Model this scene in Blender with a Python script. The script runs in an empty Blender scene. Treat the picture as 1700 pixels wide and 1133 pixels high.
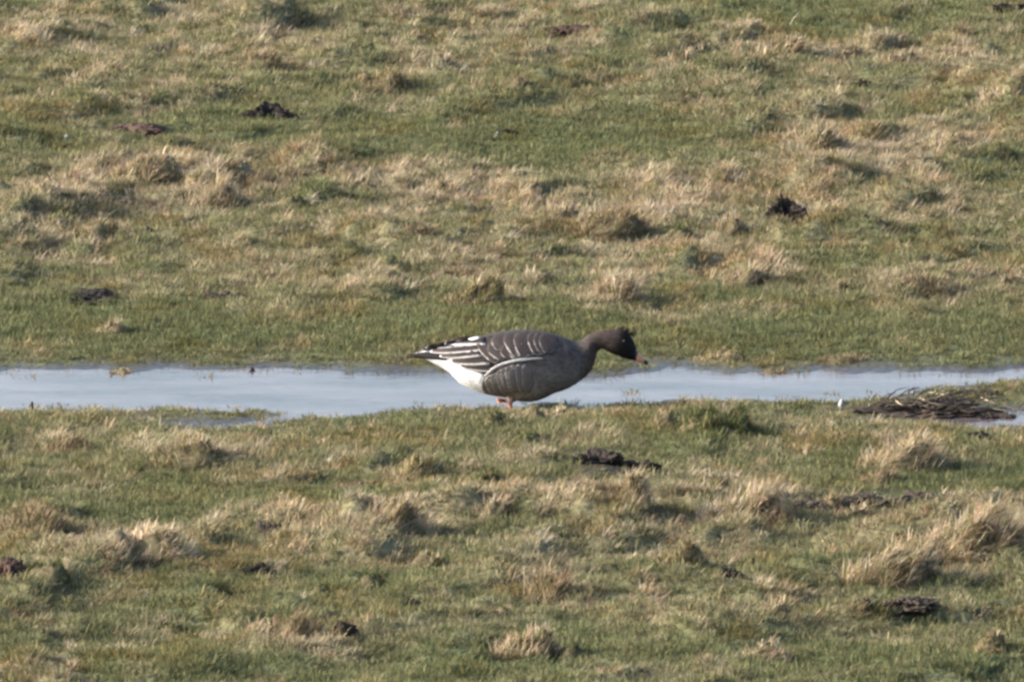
import bpy, bmesh, math, random
import numpy as np
from mathutils import Vector
from mathutils.bvhtree import BVHTree

rng = np.random.default_rng(7)
random.seed(7)
R = math.radians
sc = bpy.context.scene
col = sc.collection

# ------------------------------------------------------------------ camera, sky, sun, exposure
D = 70.0                      # metres from the camera to the middle of the picture
PITCH = R(7.0)
S = 0.00185                   # metres per photograph pixel at that distance
CAM = Vector((0, -D * math.cos(PITCH), D * math.sin(PITCH)))
cam_data = bpy.data.cameras.new('camera')
cam_data.sensor_width = 36.0
cam_data.lens = 36.0 * D / (1700 * S)
cam_data.clip_start = 1.0
cam_data.clip_end = 6000.0
cam = bpy.data.objects.new('camera', cam_data)
cam.location = CAM
cam.rotation_euler = (math.pi / 2 - PITCH, 0, 0)
col.objects.link(cam)
sc.camera = cam

SUN_EL, SUN_AZ = R(25.0), R(93.0)          # azimuth: degrees left of straight ahead
world = bpy.data.worlds.new('World')
sc.world = world
world.use_nodes = True
wn = world.node_tree
sky = wn.nodes.new('ShaderNodeTexSky')
sky.sky_type = 'NISHITA'
sky.sun_disc = False
sky.sun_elevation = SUN_EL
sky.sun_rotation = -SUN_AZ
sky.altitude = 10
sky.air_density = 1.0
sky.dust_density = 4.2
sky.ozone_density = 3.0
bg = wn.nodes['Background']
bg.inputs['Strength'].default_value = 0.15
wn.links.new(sky.outputs[0], bg.inputs['Color'])

sd = bpy.data.lights.new('sun', 'SUN')
sd.energy = 2.85
sd.angle = R(0.55)
sd.color = (1.0, 0.96, 0.90)
sun = bpy.data.objects.new('sun', sd)
to_sun = Vector((-math.sin(SUN_AZ) * math.cos(SUN_EL), math.cos(SUN_AZ) * math.cos(SUN_EL), math.sin(SUN_EL)))
sun.rotation_euler = to_sun.to_track_quat('Z', 'Y').to_euler()
sun.location = (-20, 8, 20)
col.objects.link(sun)

sc.view_settings.view_transform = 'Standard'
sc.view_settings.look = 'None'
sc.view_settings.exposure = 1.38
sc.view_settings.gamma = 1.0
sc.view_settings.use_curve_mapping = False
sc.cycles.filter_width = 2.8
sc.cycles.max_bounces = 6
sc.cycles.transparent_max_bounces = 6

# ------------------------------------------------------------------ helpers
FWD = Vector((0, math.cos(PITCH), -math.sin(PITCH)))
UP = Vector((0, math.sin(PITCH), math.cos(PITCH)))
def P(px, py, z=0.0):
    """ground point seen at a photograph pixel, on the level z"""
    k = S / D
    d = FWD + Vector((1, 0, 0)) * ((px - 850) * k) - UP * ((py - 566.5) * k)
    t = (z - CAM.z) / d.z
    return CAM + d * t

def hash2(ix, iy, seed):
    n = (ix.astype(np.int64) * 374761393 + iy.astype(np.int64) * 668265263 + seed * 974634777) & 0xffffffff
    n = ((n ^ (n >> 13)) * 1274126177) & 0xffffffff
    n = n ^ (n >> 16)
    return (n & 0xffff) / 65535.0 * 2 - 1

def noise(x, y, seed=0):
    x = np.asarray(x, float); y = np.asarray(y, float)
    ix = np.floor(x); iy = np.floor(y)
    fx = x - ix; fy = y - iy
    fx = fx * fx * fx * (fx * (fx * 6 - 15) + 10); fy = fy * fy * fy * (fy * (fy * 6 - 15) + 10)
    a = hash2(ix, iy, seed); b = hash2(ix + 1, iy, seed); c = hash2(ix, iy + 1, seed); d = hash2(ix + 1, iy + 1, seed)
    return (a * (1 - fx) + b * fx) * (1 - fy) + (c * (1 - fx) + d * fx) * fy

def fbm(x, y, seed=0, o=3):
    s = 0; a = 1.0; t = 0
    for i in range(o):
        s = s + a * noise(x * 2 ** i + 13.7 * i, y * 2 ** i - 7.1 * i, seed + i); t += a; a *= 0.5
    return s / t

def sstep(a, b, x):
    t = np.clip((x - a) / (b - a), 0, 1)
    return t * t * (3 - 2 * t)

def mesh_np(name, verts, quads=None, tris=None, smooth=True):
    me = bpy.data.meshes.new(name)
    verts = np.asarray(verts, np.float32)
    nq = 0 if quads is None else len(quads); nt = 0 if tris is None else len(tris)
    me.vertices.add(len(verts)); me.vertices.foreach_set('co', verts.ravel())
    loops = []
    if nq: loops.append(np.asarray(quads, np.int32).ravel())
    if nt: loops.append(np.asarray(tris, np.int32).ravel())
    loops = np.concatenate(loops)
    me.loops.add(len(loops)); me.loops.foreach_set('vertex_index', loops)
    tot = np.concatenate([np.full(nq, 4, np.int32), np.full(nt, 3, np.int32)])
    start = np.concatenate([[0], np.cumsum(tot)[:-1]]).astype(np.int32)
    me.polygons.add(nq + nt)
    me.polygons.foreach_set('loop_start', start)
    me.polygons.foreach_set('loop_total', tot)
    me.polygons.foreach_set('use_smooth', np.full(nq + nt, smooth))
    me.update(calc_edges=True)
    me.validate()
    return me

def vcol(me, c, name='col'):
    c = np.asarray(c, np.float32)
    if c.shape[1] == 3: c = np.concatenate([c, np.ones((len(c), 1), np.float32)], 1)
    a = me.attributes.new(name, 'FLOAT_COLOR', 'POINT')
    a.data.foreach_set('color', c.ravel())

def link(name, me, mat=None, parent=None):
    o = bpy.data.objects.new(name, me)
    col.objects.link(o)
    if mat is not None and me is not None:
        me.materials.append(mat)
    if parent is not None: o.parent = parent
    return o

def tag(o, label=None, cat=None, group=None, kind=None):
    if label: o['label'] = label
    if cat: o['category'] = cat
    if group: o['group'] = group
    if kind: o['kind'] = kind
    return o

# ------------------------------------------------------------------ materials
def new_mat(name):
    m = bpy.data.materials.new(name); m.use_nodes = True
    nt = m.node_tree
    b = nt.nodes['Principled BSDF']
    return m, nt, b

def nnode(nt, t, **kw):
    n = nt.nodes.new(t)
    for k, v in kw.items():
        if hasattr(n, k): setattr(n, k, v)
        else: n.inputs[k].default_value = v
    return n

def math_n(nt, op, a, b=None):
    n = nt.nodes.new('ShaderNodeMath'); n.operation = op
    for i, v in enumerate((a, b)):
        if v is None: continue
        if isinstance(v, (int, float)): n.inputs[i].default_value = v
        else: nt.links.new(v, n.inputs[i])
    return n.outputs[0]

def mix_c(nt, fac, a, b, mode='MIX'):
    n = nt.nodes.new('ShaderNodeMix'); n.data_type = 'RGBA'; n.blend_type = mode
    for s, v in ((0, fac), (6, a), (7, b)):
        if isinstance(v, (int, float)): n.inputs[s].default_value = v
        elif isinstance(v, tuple): n.inputs[s].default_value = (*v, 1)
        else: nt.links.new(v, n.inputs[s])
    return n.outputs[2]

def blade_mat(name, attr_type):
    """grass leaf: a diffuse face with some light coming through, colour carried by each leaf"""
    m, nt, b = new_mat(name)
    nt.nodes.remove(b)
    out = nt.nodes['Material Output']
    at = nnode(nt, 'ShaderNodeAttribute', attribute_type=attr_type, attribute_name='pcol' if attr_type == 'INSTANCER' else 'col')
    c = at.outputs['Color']
    if attr_type == 'INSTANCER':
        geo = nt.nodes.new('ShaderNodeNewGeometry')
        rr = nnode(nt, 'ShaderNodeValToRGB')
        e = rr.color_ramp.elements
        e[0].position = 0.0; e[0].color = (0.62, 0.66, 0.60, 1)
        e[1].position = 1.0; e[1].color = (1.40, 1.34, 1.32, 1)
        nt.links.new(geo.outputs['Random Per Island'], rr.inputs[0])
        c = mix_c(nt, 1.0, c, rr.outputs[0], 'MULTIPLY')
    df = nt.nodes.new('ShaderNodeBsdfDiffuse'); tr = nt.nodes.new('ShaderNodeBsdfTranslucent')
    nt.links.new(c, df.inputs['Color']); nt.links.new(c, tr.inputs['Color'])
    mx = nt.nodes.new('ShaderNodeMixShader'); mx.inputs[0].default_value = 0.35
    nt.links.new(df.outputs[0], mx.inputs[1]); nt.links.new(tr.outputs[0], mx.inputs[2])
    nt.links.new(mx.outputs[0], out.inputs['Surface'])
    return m

M_GRASS = blade_mat('grass_blades', 'INSTANCER')
M_BLADE = blade_mat('tussock_blades', 'GEOMETRY')

def soil_mat(name, c1, c2, scale, rough=0.9, bump=0.5, spec=0.2):
    m, nt, b = new_mat(name)
    tc = nt.nodes.new('ShaderNodeTexCoord')
    n = nnode(nt, 'ShaderNodeTexNoise'); n.inputs['Scale'].default_value = scale; n.inputs['Detail'].default_value = 6
    nt.links.new(tc.outputs['Object'], n.inputs['Vector'])
    c = mix_c(nt, n.outputs[0], c1, c2)
    nt.links.new(c, b.inputs['Base Color'])
    b.inputs['Roughness'].default_value = rough
    b.inputs['Specular IOR Level'].default_value = spec * .25
    bp = nnode(nt, 'ShaderNodeBump'); bp.inputs['Strength'].default_value = bump; bp.inputs['Distance'].default_value = 0.01
    nt.links.new(n.outputs[0], bp.inputs['Height']); nt.links.new(bp.outputs[0], b.inputs['Normal'])
    return m
M_THATCH = soil_mat('thatch', (0.06, 0.050, 0.028), (0.19, 0.155, 0.085), 90)
M_PEAT = soil_mat('black_peat', (0.018, 0.016, 0.014), (0.062, 0.050, 0.041), 120)
M_BROWN = soil_mat('brown_soil', (0.038, 0.030, 0.024), (0.105, 0.082, 0.064), 110)
M_REDSOIL = soil_mat('reddish_soil', (0.055, 0.034, 0.027), (0.12, 0.080, 0.062), 110)

# ground: its colour travels with the soil, thatch and mud laid down in the height field
mg, nt, b = new_mat('meadow_ground')
at = nnode(nt, 'ShaderNodeAttribute', attribute_type='GEOMETRY', attribute_name='col')
tc = nt.nodes.new('ShaderNodeTexCoord')
n1 = nnode(nt, 'ShaderNodeTexNoise'); n1.inputs['Scale'].default_value = 60; n1.inputs['Detail'].default_value = 8
nt.links.new(tc.outputs['Object'], n1.inputs['Vector'])
rr = nt.nodes.new('ShaderNodeValToRGB'); e = rr.color_ramp.elements
e[0].position = 0.3; e[0].color = (0.45, 0.45, 0.45, 1); e[1].position = 0.75; e[1].color = (1.5, 1.5, 1.45, 1)
nt.links.new(n1.outputs[0], rr.inputs[0])
nt.links.new(mix_c(nt, 1.0, at.outputs['Color'], rr.outputs[0], 'MULTIPLY'), b.inputs['Base Color'])
nt.links.new(math_n(nt, 'SUBTRACT', 0.95, math_n(nt, 'MULTIPLY', at.outputs['Alpha'], 0.65)), b.inputs['Roughness'])
nt.links.new(math_n(nt, 'ADD', 0.03, math_n(nt, 'MULTIPLY', at.outputs['Alpha'], 0.4)), b.inputs['Specular IOR Level'])
bp = nnode(nt, 'ShaderNodeBump'); bp.inputs['Strength'].default_value = 0.6; bp.inputs['Distance'].default_value = 0.012
nt.links.new(n1.outputs[0], bp.inputs['Height']); nt.links.new(bp.outputs[0], b.inputs['Normal'])
M_GROUND = mg

mw, nt, b = new_mat('pool_water')
tc = nt.nodes.new('ShaderNodeTexCoord'); mp = nt.nodes.new('ShaderNodeMapping')
mp.inputs['Scale'].default_value = (5, 9, 1)
n1 = nnode(nt, 'ShaderNodeTexNoise'); n1.inputs['Scale'].default_value = 2.2; n1.inputs['Detail'].default_value = 4
nt.links.new(tc.outputs['Object'], mp.inputs[0]); nt.links.new(mp.outputs[0], n1.inputs['Vector'])
bp = nnode(nt, 'ShaderNodeBump'); bp.inputs['Strength'].default_value = 0.22; bp.inputs['Distance'].default_value = 0.01
nt.links.new(n1.outputs[0], bp.inputs['Height']); nt.links.new(bp.outputs[0], b.inputs['Normal'])
n2 = nnode(nt, 'ShaderNodeTexNoise'); n2.inputs['Scale'].default_value = 1.6; n2.inputs['Detail'].default_value = 5
mp2 = nt.nodes.new('ShaderNodeMapping'); mp2.inputs['Scale'].default_value = (1, 2.2, 1)
nt.links.new(tc.outputs['Object'], mp2.inputs[0]); nt.links.new(mp2.outputs[0], n2.inputs['Vector'])
r2 = nt.nodes.new('ShaderNodeValToRGB'); e = r2.color_ramp.elements
e[0].position = .36; e[0].color = (.085, .066, .066, 1); e[1].position = .68; e[1].color = (.22, .175, .175, 1)
nt.links.new(n2.outputs[0], r2.inputs[0]); nt.links.new(r2.outputs[0], b.inputs['Base Color'])
b.inputs['Roughness'].default_value = 0.06
b.inputs['IOR'].default_value = 1.33
M_WATER = mw

# ------------------------------------------------------------------ pool outline and ground maps
W = -0.030                                   # water level
POOL_PX = [(-420, 620), (-100, 617), (60, 613), (160, 615), (230, 617), (300, 613), (450, 612), (600, 615), (720, 617), (800, 614), (900, 619), (980, 621), (1060, 620), (1100, 615), (1180, 613), (1250, 617), (1310, 616),
           (1370, 613), (1410, 619), (1460, 616), (1520, 614), (1590, 616), (1700, 613), (1900, 613), (2200, 615),
           (2200, 630), (1900, 630), (1700, 634), (1620, 637), (1570, 643), (1530, 652), (1490, 661), (1450, 668),
           (1330, 667), (1250, 668), (1150, 667), (1050, 671), (950, 671), (900, 671), (860, 676), (830, 678), (780, 677), (700, 679),
           (640, 684), (560, 697), (500, 705), (455, 711), (340, 714), (300, 709), (400, 704), (462, 697), (440, 690), (340, 684),
           (200, 683), (60, 683), (-100, 682), (-420, 676)]
PUD_PX = [(1450, 700), (1530, 694), (1600, 690), (1660, 687), (1760, 687), (1900, 690), (2000, 700), (1900, 712), (1700, 714), (1620, 712), (1530, 707)]
def poly_world(pts, sub=10):
    w = [P(x, y, W) for x, y in pts]
    out = []
    n = len(w)
    for i in range(n):
        p0, p1, p2, p3 = w[i - 1], w[i], w[(i + 1) % n], w[(i + 2) % n]
        for k in range(sub):
            t = k / sub
            q = p1.lerp(p2, t)
            out.append((q.x, q.y))
    a = np.array(out)
    a[:, 1] += 0.07 * noise(a[:, 0] * 8, a[:, 1] * 0.5, 31) + 0.06 * noise(a[:, 0] * 23, a[:, 1] * 0.5, 32)
    return a
POLYS = [poly_world(POOL_PX), poly_world(PUD_PX)]
def poly_sd(poly, x, y):
    """signed distance, positive outside; x, y flat arrays"""
    n = len(poly)
    d2 = np.full(x.shape, 1e9); inside = np.zeros(x.shape, bool)
    for i in range(n):
        ax, ay = poly[i]; bx, by = poly[(i + 1) % n]
        ex, ey = bx - ax, by - ay
        wx, wy = x - ax, y - ay
        t = np.clip((wx * ex + wy * ey) / (ex * ex + ey * ey + 1e-12), 0, 1)
        d2 = np.minimum(d2, (wx - ex * t) ** 2 + (wy - ey * t) ** 2)
        c = ((ay > y) != (by > y)) & (x < ex * (y - ay) / (ey + 1e-12) + ax)
        inside ^= c
    d = np.sqrt(d2)
    return np.where(inside, -d, d)

# zones of withered (+) and fresh (-) grass: photograph pixel, half-width, half-height, amount
DRY = [(170, 300, 150, 38, .95), (330, 318, 110, 40, .8), (600, 300, 160, 32, .75), (480, 85, 130, 35, .6), (190, 100, 130, 30, .5),
       (60, 60, 90, 45, .5), (100, 410, 140, 30, .35), (720, 100, 90, 32, .55), (900, 80, 110, 30, .35), (1000, 345, 210, 48, .85),
       (1010, 485, 90, 40, .7), (1280, 80, 130, 32, .65), (1450, 100, 150, 32, .65), (1640, 130, 110, 55, .55), (1350, 240, 140, 42, .75),
       (1580, 250, 130, 32, .55), (1400, 330, 210, 40, .45), (1550, 470, 170, 30, .65), (1225, 445, 65, 30, .65), (760, 460, 150, 38, .65),
       (680, 390, 120, 30, .4), (400, 460, 130, 25, .35), (900, 20, 220, 28, .4), (250, 20, 260, 28, .45), (560, 40, 150, 20, .4),
       (180, 180, 120, 22, .5), (1100, 420, 120, 25, .35), (1660, 230, 60, 60, .3), (60, 350, 90, 40, .5),
       (90, 738, 130, 25, .5), (320, 770, 140, 32, .5), (210, 900, 140, 38, .95), (590, 880, 130, 38, .95), (810, 862, 60, 25, .75),
       (940, 862, 140, 36, .7), (1220, 842, 120, 36, .7), (1560, 905, 170, 55, .8), (1490, 745, 100, 30, .7), (880, 985, 100, 42, .55),
       (1080, 690, 130, 20, .55), (860, 760, 130, 22, .45), (50, 870, 80, 28, .55), (480, 1060, 120, 28, .55), (1270, 1030, 90, 32, .4),
       (1040, 900, 220, 40, .3), (900, 685, 120, 14, .5), (1050, 840, 60, 28, .6), (1130, 1000, 160, 25, .35), (620, 790, 120, 20, .3),
       (300, 552, 420, 42, -.95), (1300, 556, 520, 42, -.85), (900, 545, 200, 30, -.7), (450, 235, 470, 40, -.5), (1000, 230, 260, 42, -.75),
       (250, 838, 280, 26, -1.0), (560, 828, 200, 20, -.9), (1520, 790, 260, 26, -.8), (1150, 735, 160, 25, -.4), (1300, 25, 260, 30, -.5), (700, 1110, 720, 32, -.5),
       (1500, 1090, 220, 50, -.4), (1640, 300, 90, 40, -.5), (350, 930, 60, 40, -.5), (200, 180, 500, 16, -.2), (1200, 330, 60, 20, -.2)]
MUD = [(1580, 842, 230, 20, 1.25), (1000, 778, 110, 11, .8), (1540, 666, 190, 12, 1.0), (1640, 648, 120, 8, .4), (930, 44, 70, 12, .7), (380, 228, 100, 10, .5),
       (205, 214, 70, 10, .5), (1250, 668, 200, 6, .7), (545, 1032, 50, 9, .8), (1500, 1018, 50, 9, .6), (1100, 780, 80, 6, .5), (1530, 955, 110, 12, .6), (700, 150, 60, 8, .3), (1010, 945, 70, 7, .4), (840, 215, 90, 6, .3)]
def zone_arrays(tbl):
    out = []
    for px, py, rx, ry, v in tbl:
        c = P(px, py); ex = P(px + rx, py); ey = P(px, py - ry)
        out.append((c.x, c.y, ex.x - c.x, ey.y - c.y, v))
    return out
DRYW, MUDW = zone_arrays(DRY), zone_arrays(MUD)
def zsum(tbl, x, y, mode='add'):
    s = np.zeros(np.shape(x))
    wx = 0.10 * noise(x * 5, y * 1.5, 71); wy = 0.5 * noise(x * 4, y * 1.5, 72)
    for cx, cy, rx, ry, v in tbl:
        g = v * np.exp(-1.1 * (((x + wx - cx) / rx) ** 2 + ((y + wy - cy) / ry) ** 2))
        s = s + g
    return s
def dryness(x, y):
    base = 0.345 + 0.18 * fbm(x * 1.6, y * 0.5, 5, 3) + 0.30 * fbm(x * 6, y * 2.4, 6, 3) + 0.26 * fbm(x * 15, y * 5.5, 9, 2)
    return np.clip(base + zsum(DRYW, x, y) * 0.60, 0, 1)
def muddiness(x, y, sd_):
    m = zsum(MUDW, x, y) + 0.55 * fbm(x * 5, y * 1.4, 21, 3) - 0.12
    shore = np.exp(-np.clip(sd_, 0, None) / 0.16) * 0.9
    return np.clip(np.maximum(m, shore + 0.25 * fbm(x * 8, y * 2, 22, 2) * (shore > 0.05)), 0, 1)

def base_height(x, y):
    h = 0.020 * fbm(x * 0.9, y * 0.45, 1, 2) + 0.022 * fbm(x * 2.6, y * 1.5, 2, 3)
    z = np.clip(0.62 + 0.6 * zsum(DRYW, x, y), 0.26, 1.2)
    def bump(a, b_): return np.maximum(0, fbm(a * 4.2, b_ * 2.4, 3, 2) + 0.04) ** 0.8
    b0 = bump(x, y)
    b1 = bump(x - 0.15 * b0, y + 0.10 * b0)
    b2 = np.maximum(0, fbm(x * 11 + b0, y * 7, 8, 2))
    return h + z * (0.105 * b1 + 0.058 * b2 + 0.006 * fbm(x * 20, y * 20, 4, 2)) - 0.012
def pool_sd(x, y):
    shp = np.shape(x); xf = np.ravel(x).astype(float); yf = np.ravel(y).astype(float)
    s = np.full(xf.shape, 50.0)
    near = (np.abs(xf) < 6) & (yf > -4.5) & (yf < 2.5)
    if near.any():
        v = np.full(near.sum(), 50.0)
        for p in POLYS: v = np.minimum(v, poly_sd(p, xf[near], yf[near]))
        xn, yn = xf[near], yf[near]
        s[near] = v
    return s.reshape(shp)
def height_sd(x, y, s):
    h = base_height(x, y)
    lo = np.maximum(h * 0.6, W + 0.016)
    k = 1 - np.exp(-np.clip(s, 0, None) / 0.45)
    out = (W + 0.003) + (lo - W - 0.003) * k
    out = np.where(s < 0, W + 0.003 - 0.06 * (1 - np.exp(s / 0.25)), out)
    far = sstep(1.5, 3.0, s)
    return out * (1 - far) + h * far
def height(x, y):
    return height_sd(x, y, pool_sd(x, y))

# ------------------------------------------------------------------ ground, water
def axis(fine_lo, fine_hi, step, far, growth):
    a = list(np.arange(fine_lo, fine_hi, step))
    d = step; hi = a[-1]; lo = a[0]
    up = []; dn = []
    while hi < far: d *= growth; hi += d; up.append(hi)
    d = step
    while lo > -far: d *= growth; lo -= d; dn.append(lo)
    return np.array(dn[::-1] + a + up)
XA = axis(-2.5, 2.5, 0.021, 3000, 1.35)
YA = axis(-10.5, 11.5, 0.035, 3000, 1.35)
GX, GY = np.meshgrid(XA, YA, indexing='xy')
SDG = pool_sd(GX, GY)
GZ = height_sd(GX, GY, SDG)
far = np.maximum(np.abs(GX), np.abs(GY))
GZ = np.where(far > 14, 0.0, GZ)
nx, ny = len(XA), len(YA)
idx = np.arange(nx * ny).reshape(ny, nx)
quads = np.stack([idx[:-1, :-1], idx[:-1, 1:], idx[1:, 1:], idx[1:, :-1]], -1).reshape(-1, 4)
gm = mesh_np('ground', np.stack([GX, GY, GZ], -1).reshape(-1, 3), quads)
dr = dryness(GX, GY); md = muddiness(GX, GY, SDG)
grn = np.array([0.110, 0.122, 0.058]); strw = np.array([0.20, 0.160, 0.095]); mud = np.array([0.062, 0.050, 0.040])
c = grn * (1 - dr[..., None]) + strw * dr[..., None]
c = c * (1 - md[..., None]) + mud * md[..., None]
wet = np.exp(-np.clip(SDG, 0, None) / 0.10)
vcol(gm, np.concatenate([c, wet[..., None]], -1).reshape(-1, 4))
ground = link('ground', gm, M_GROUND); tag(ground, kind='structure')

wp = [P(-430, 720, W), P(2210, 720, W), P(2210, 600, W), P(-430, 600, W)]
def sheet(name, pts, mat):
    me = bpy.data.meshes.new(name); me.from_pydata([tuple(p) for p in pts], [], [tuple(range(len(pts)))]); me.update()
    return link(name, me, mat)
tag(sheet('pool_water', wp, M_WATER), kind='structure')

# height lookup by bilinear sampling of the fine grid
def hz(x, y):
    x = np.asarray(x, float); y = np.asarray(y, float)
    i = np.clip(np.searchsorted(XA, x) - 1, 0, nx - 2); j = np.clip(np.searchsorted(YA, y) - 1, 0, ny - 2)
    fx = (x - XA[i]) / (XA[i + 1] - XA[i]); fy = (y - YA[j]) / (YA[j + 1] - YA[j])
    return (GZ[j, i] * (1 - fx) + GZ[j, i + 1] * fx) * (1 - fy) + (GZ[j + 1, i] * (1 - fx) + GZ[j + 1, i + 1] * fx) * fy
def gsamp(A, x, y):
    i = np.clip(np.searchsorted(XA, x) - 1, 0, nx - 1); j = np.clip(np.searchsorted(YA, y) - 1, 0, ny - 1)
    return A[j, i]

# ------------------------------------------------------------------ leaves of grass
def blades(root, az, lean, bend, length, width, twist):
    """tapering curved leaves; returns verts (n*7), quads, tris"""
    n = len(root)
    ts = np.array([0, .38, .72, 1.0])
    pos = [root]
    p = root.copy()
    for k in range(3):
        tm = (ts[k] + ts[k + 1]) / 2
        th = lean + bend * tm
        L = length * (ts[k + 1] - ts[k])
        p = p + np.stack([np.sin(th) * np.cos(az) * L, np.sin(th) * np.sin(az) * L, np.cos(th) * L], -1)
        pos.append(p)
    wa = az + math.pi / 2 + twist
    wv = np.stack([np.cos(wa), np.sin(wa), np.zeros(n)], -1) * (width / 2)[:, None]
    V = np.stack([pos[0] - wv, pos[0] + wv, pos[1] - wv * .9, pos[1] + wv * .9, pos[2] - wv * .6, pos[2] + wv * .6, pos[3]], 1).reshape(-1, 3)
    b0 = (np.arange(n) * 7)[:, None]
    q = np.concatenate([b0 + np.array([0, 1, 3, 2]), b0 + np.array([2, 3, 5, 4])], 0)
    t = b0 + np.array([4, 5, 6])
    return V, q, t

def tuft(name, n, rad, hmin, hmax, wmin, wmax, splay, bias):
    a = rng.uniform(0, 2 * math.pi, n); r = rad * np.sqrt(rng.uniform(0, 1, n))
    root = np.stack([r * np.cos(a), r * np.sin(a), np.full(n, -0.004)], -1)
    az = np.arctan2(root[:, 1] + rng.normal(0, rad * .6, n), root[:, 0] + bias * rad + rng.normal(0, rad * .6, n))
    lean = np.abs(rng.normal(0.25, 0.25, n)) * splay; bend = rng.uniform(0.2, 1.3, n) * splay
    V, q, t = blades(root, az, lean, bend, rng.uniform(hmin, hmax, n), rng.uniform(wmin, wmax, n), rng.normal(0, .6, n))
    me = mesh_np(name, V, q, t)
    me.materials.append(M_GRASS)
    return bpy.data.objects.new(name, me)

src = bpy.data.collections.new('leaf_sources')
kinds = []
for i in range(8): kinds.append(tuft('grass_tuft_a%d' % i, 26, 0.030, 0.012, 0.036, 0.0020, 0.0040, 0.9, 0.3))
for i in range(6): kinds.append(tuft('grass_tuft_b%d' % i, 16, 0.022, 0.03, 0.075, 0.0018, 0.0034, 1.1, 1.1))
for i in range(4): kinds.append(tuft('grass_tuft_c%d' % i, 18, 0.03, 0.008, 0.02, 0.003, 0.006, 1.5, 0.2))
for i, o in enumerate(kinds):
    o.name = 'tuft_%02d' % i
    src.objects.link(o)

def scatter(name, pts, colr, rot, scl, kidx):
    me = bpy.data.meshes.new(name)
    n = len(pts)
    me.vertices.add(n); me.vertices.foreach_set('co', pts.astype(np.float32).ravel())
    vcol(me, colr, 'pcol')
    a = me.attributes.new('prot', 'FLOAT_VECTOR', 'POINT'); a.data.foreach_set('vector', rot.astype(np.float32).ravel())
    a = me.attributes.new('pscl', 'FLOAT_VECTOR', 'POINT'); a.data.foreach_set('vector', scl.astype(np.float32).ravel())
    a = me.attributes.new('pidx', 'INT', 'POINT'); a.data.foreach_set('value', kidx.astype(np.int32))
    me.update()
    o = link(name, me)
    g = bpy.data.node_groups.new(name + '_nodes', 'GeometryNodeTree')
    g.interface.new_socket('Geometry', in_out='INPUT', socket_type='NodeSocketGeometry')
    g.interface.new_socket('Geometry', in_out='OUTPUT', socket_type='NodeSocketGeometry')
    gi = g.nodes.new('NodeGroupInput'); go = g.nodes.new('NodeGroupOutput')
    iop = g.nodes.new('GeometryNodeInstanceOnPoints')
    ci = g.nodes.new('GeometryNodeCollectionInfo')
    ci.inputs['Collection'].default_value = src
    ci.inputs['Separate Children'].default_value = True
    ci.inputs['Reset Children'].default_value = True
    def na(nm, t):
        k = g.nodes.new('GeometryNodeInputNamedAttribute'); k.data_type = t; k.inputs['Name'].default_value = nm
        return k.outputs['Attribute']
    e2r = g.nodes.new('FunctionNodeEulerToRotation')
    g.links.new(na('prot', 'FLOAT_VECTOR'), e2r.inputs[0])
    g.links.new(gi.outputs[0], iop.inputs['Points'])
    g.links.new(ci.outputs[0], iop.inputs['Instance'])
    iop.inputs['Pick Instance'].default_value = True
    g.links.new(na('pidx', 'INT'), iop.inputs['Instance Index'])
    g.links.new(e2r.outputs[0], iop.inputs['Rotation'])
    g.links.new(na('pscl', 'FLOAT_VECTOR'), iop.inputs['Scale'])
    g.links.new(iop.outputs[0], go.inputs[0])
    md_ = o.modifiers.new('leaves', 'NODES'); md_.node_group = g
    return o

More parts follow.
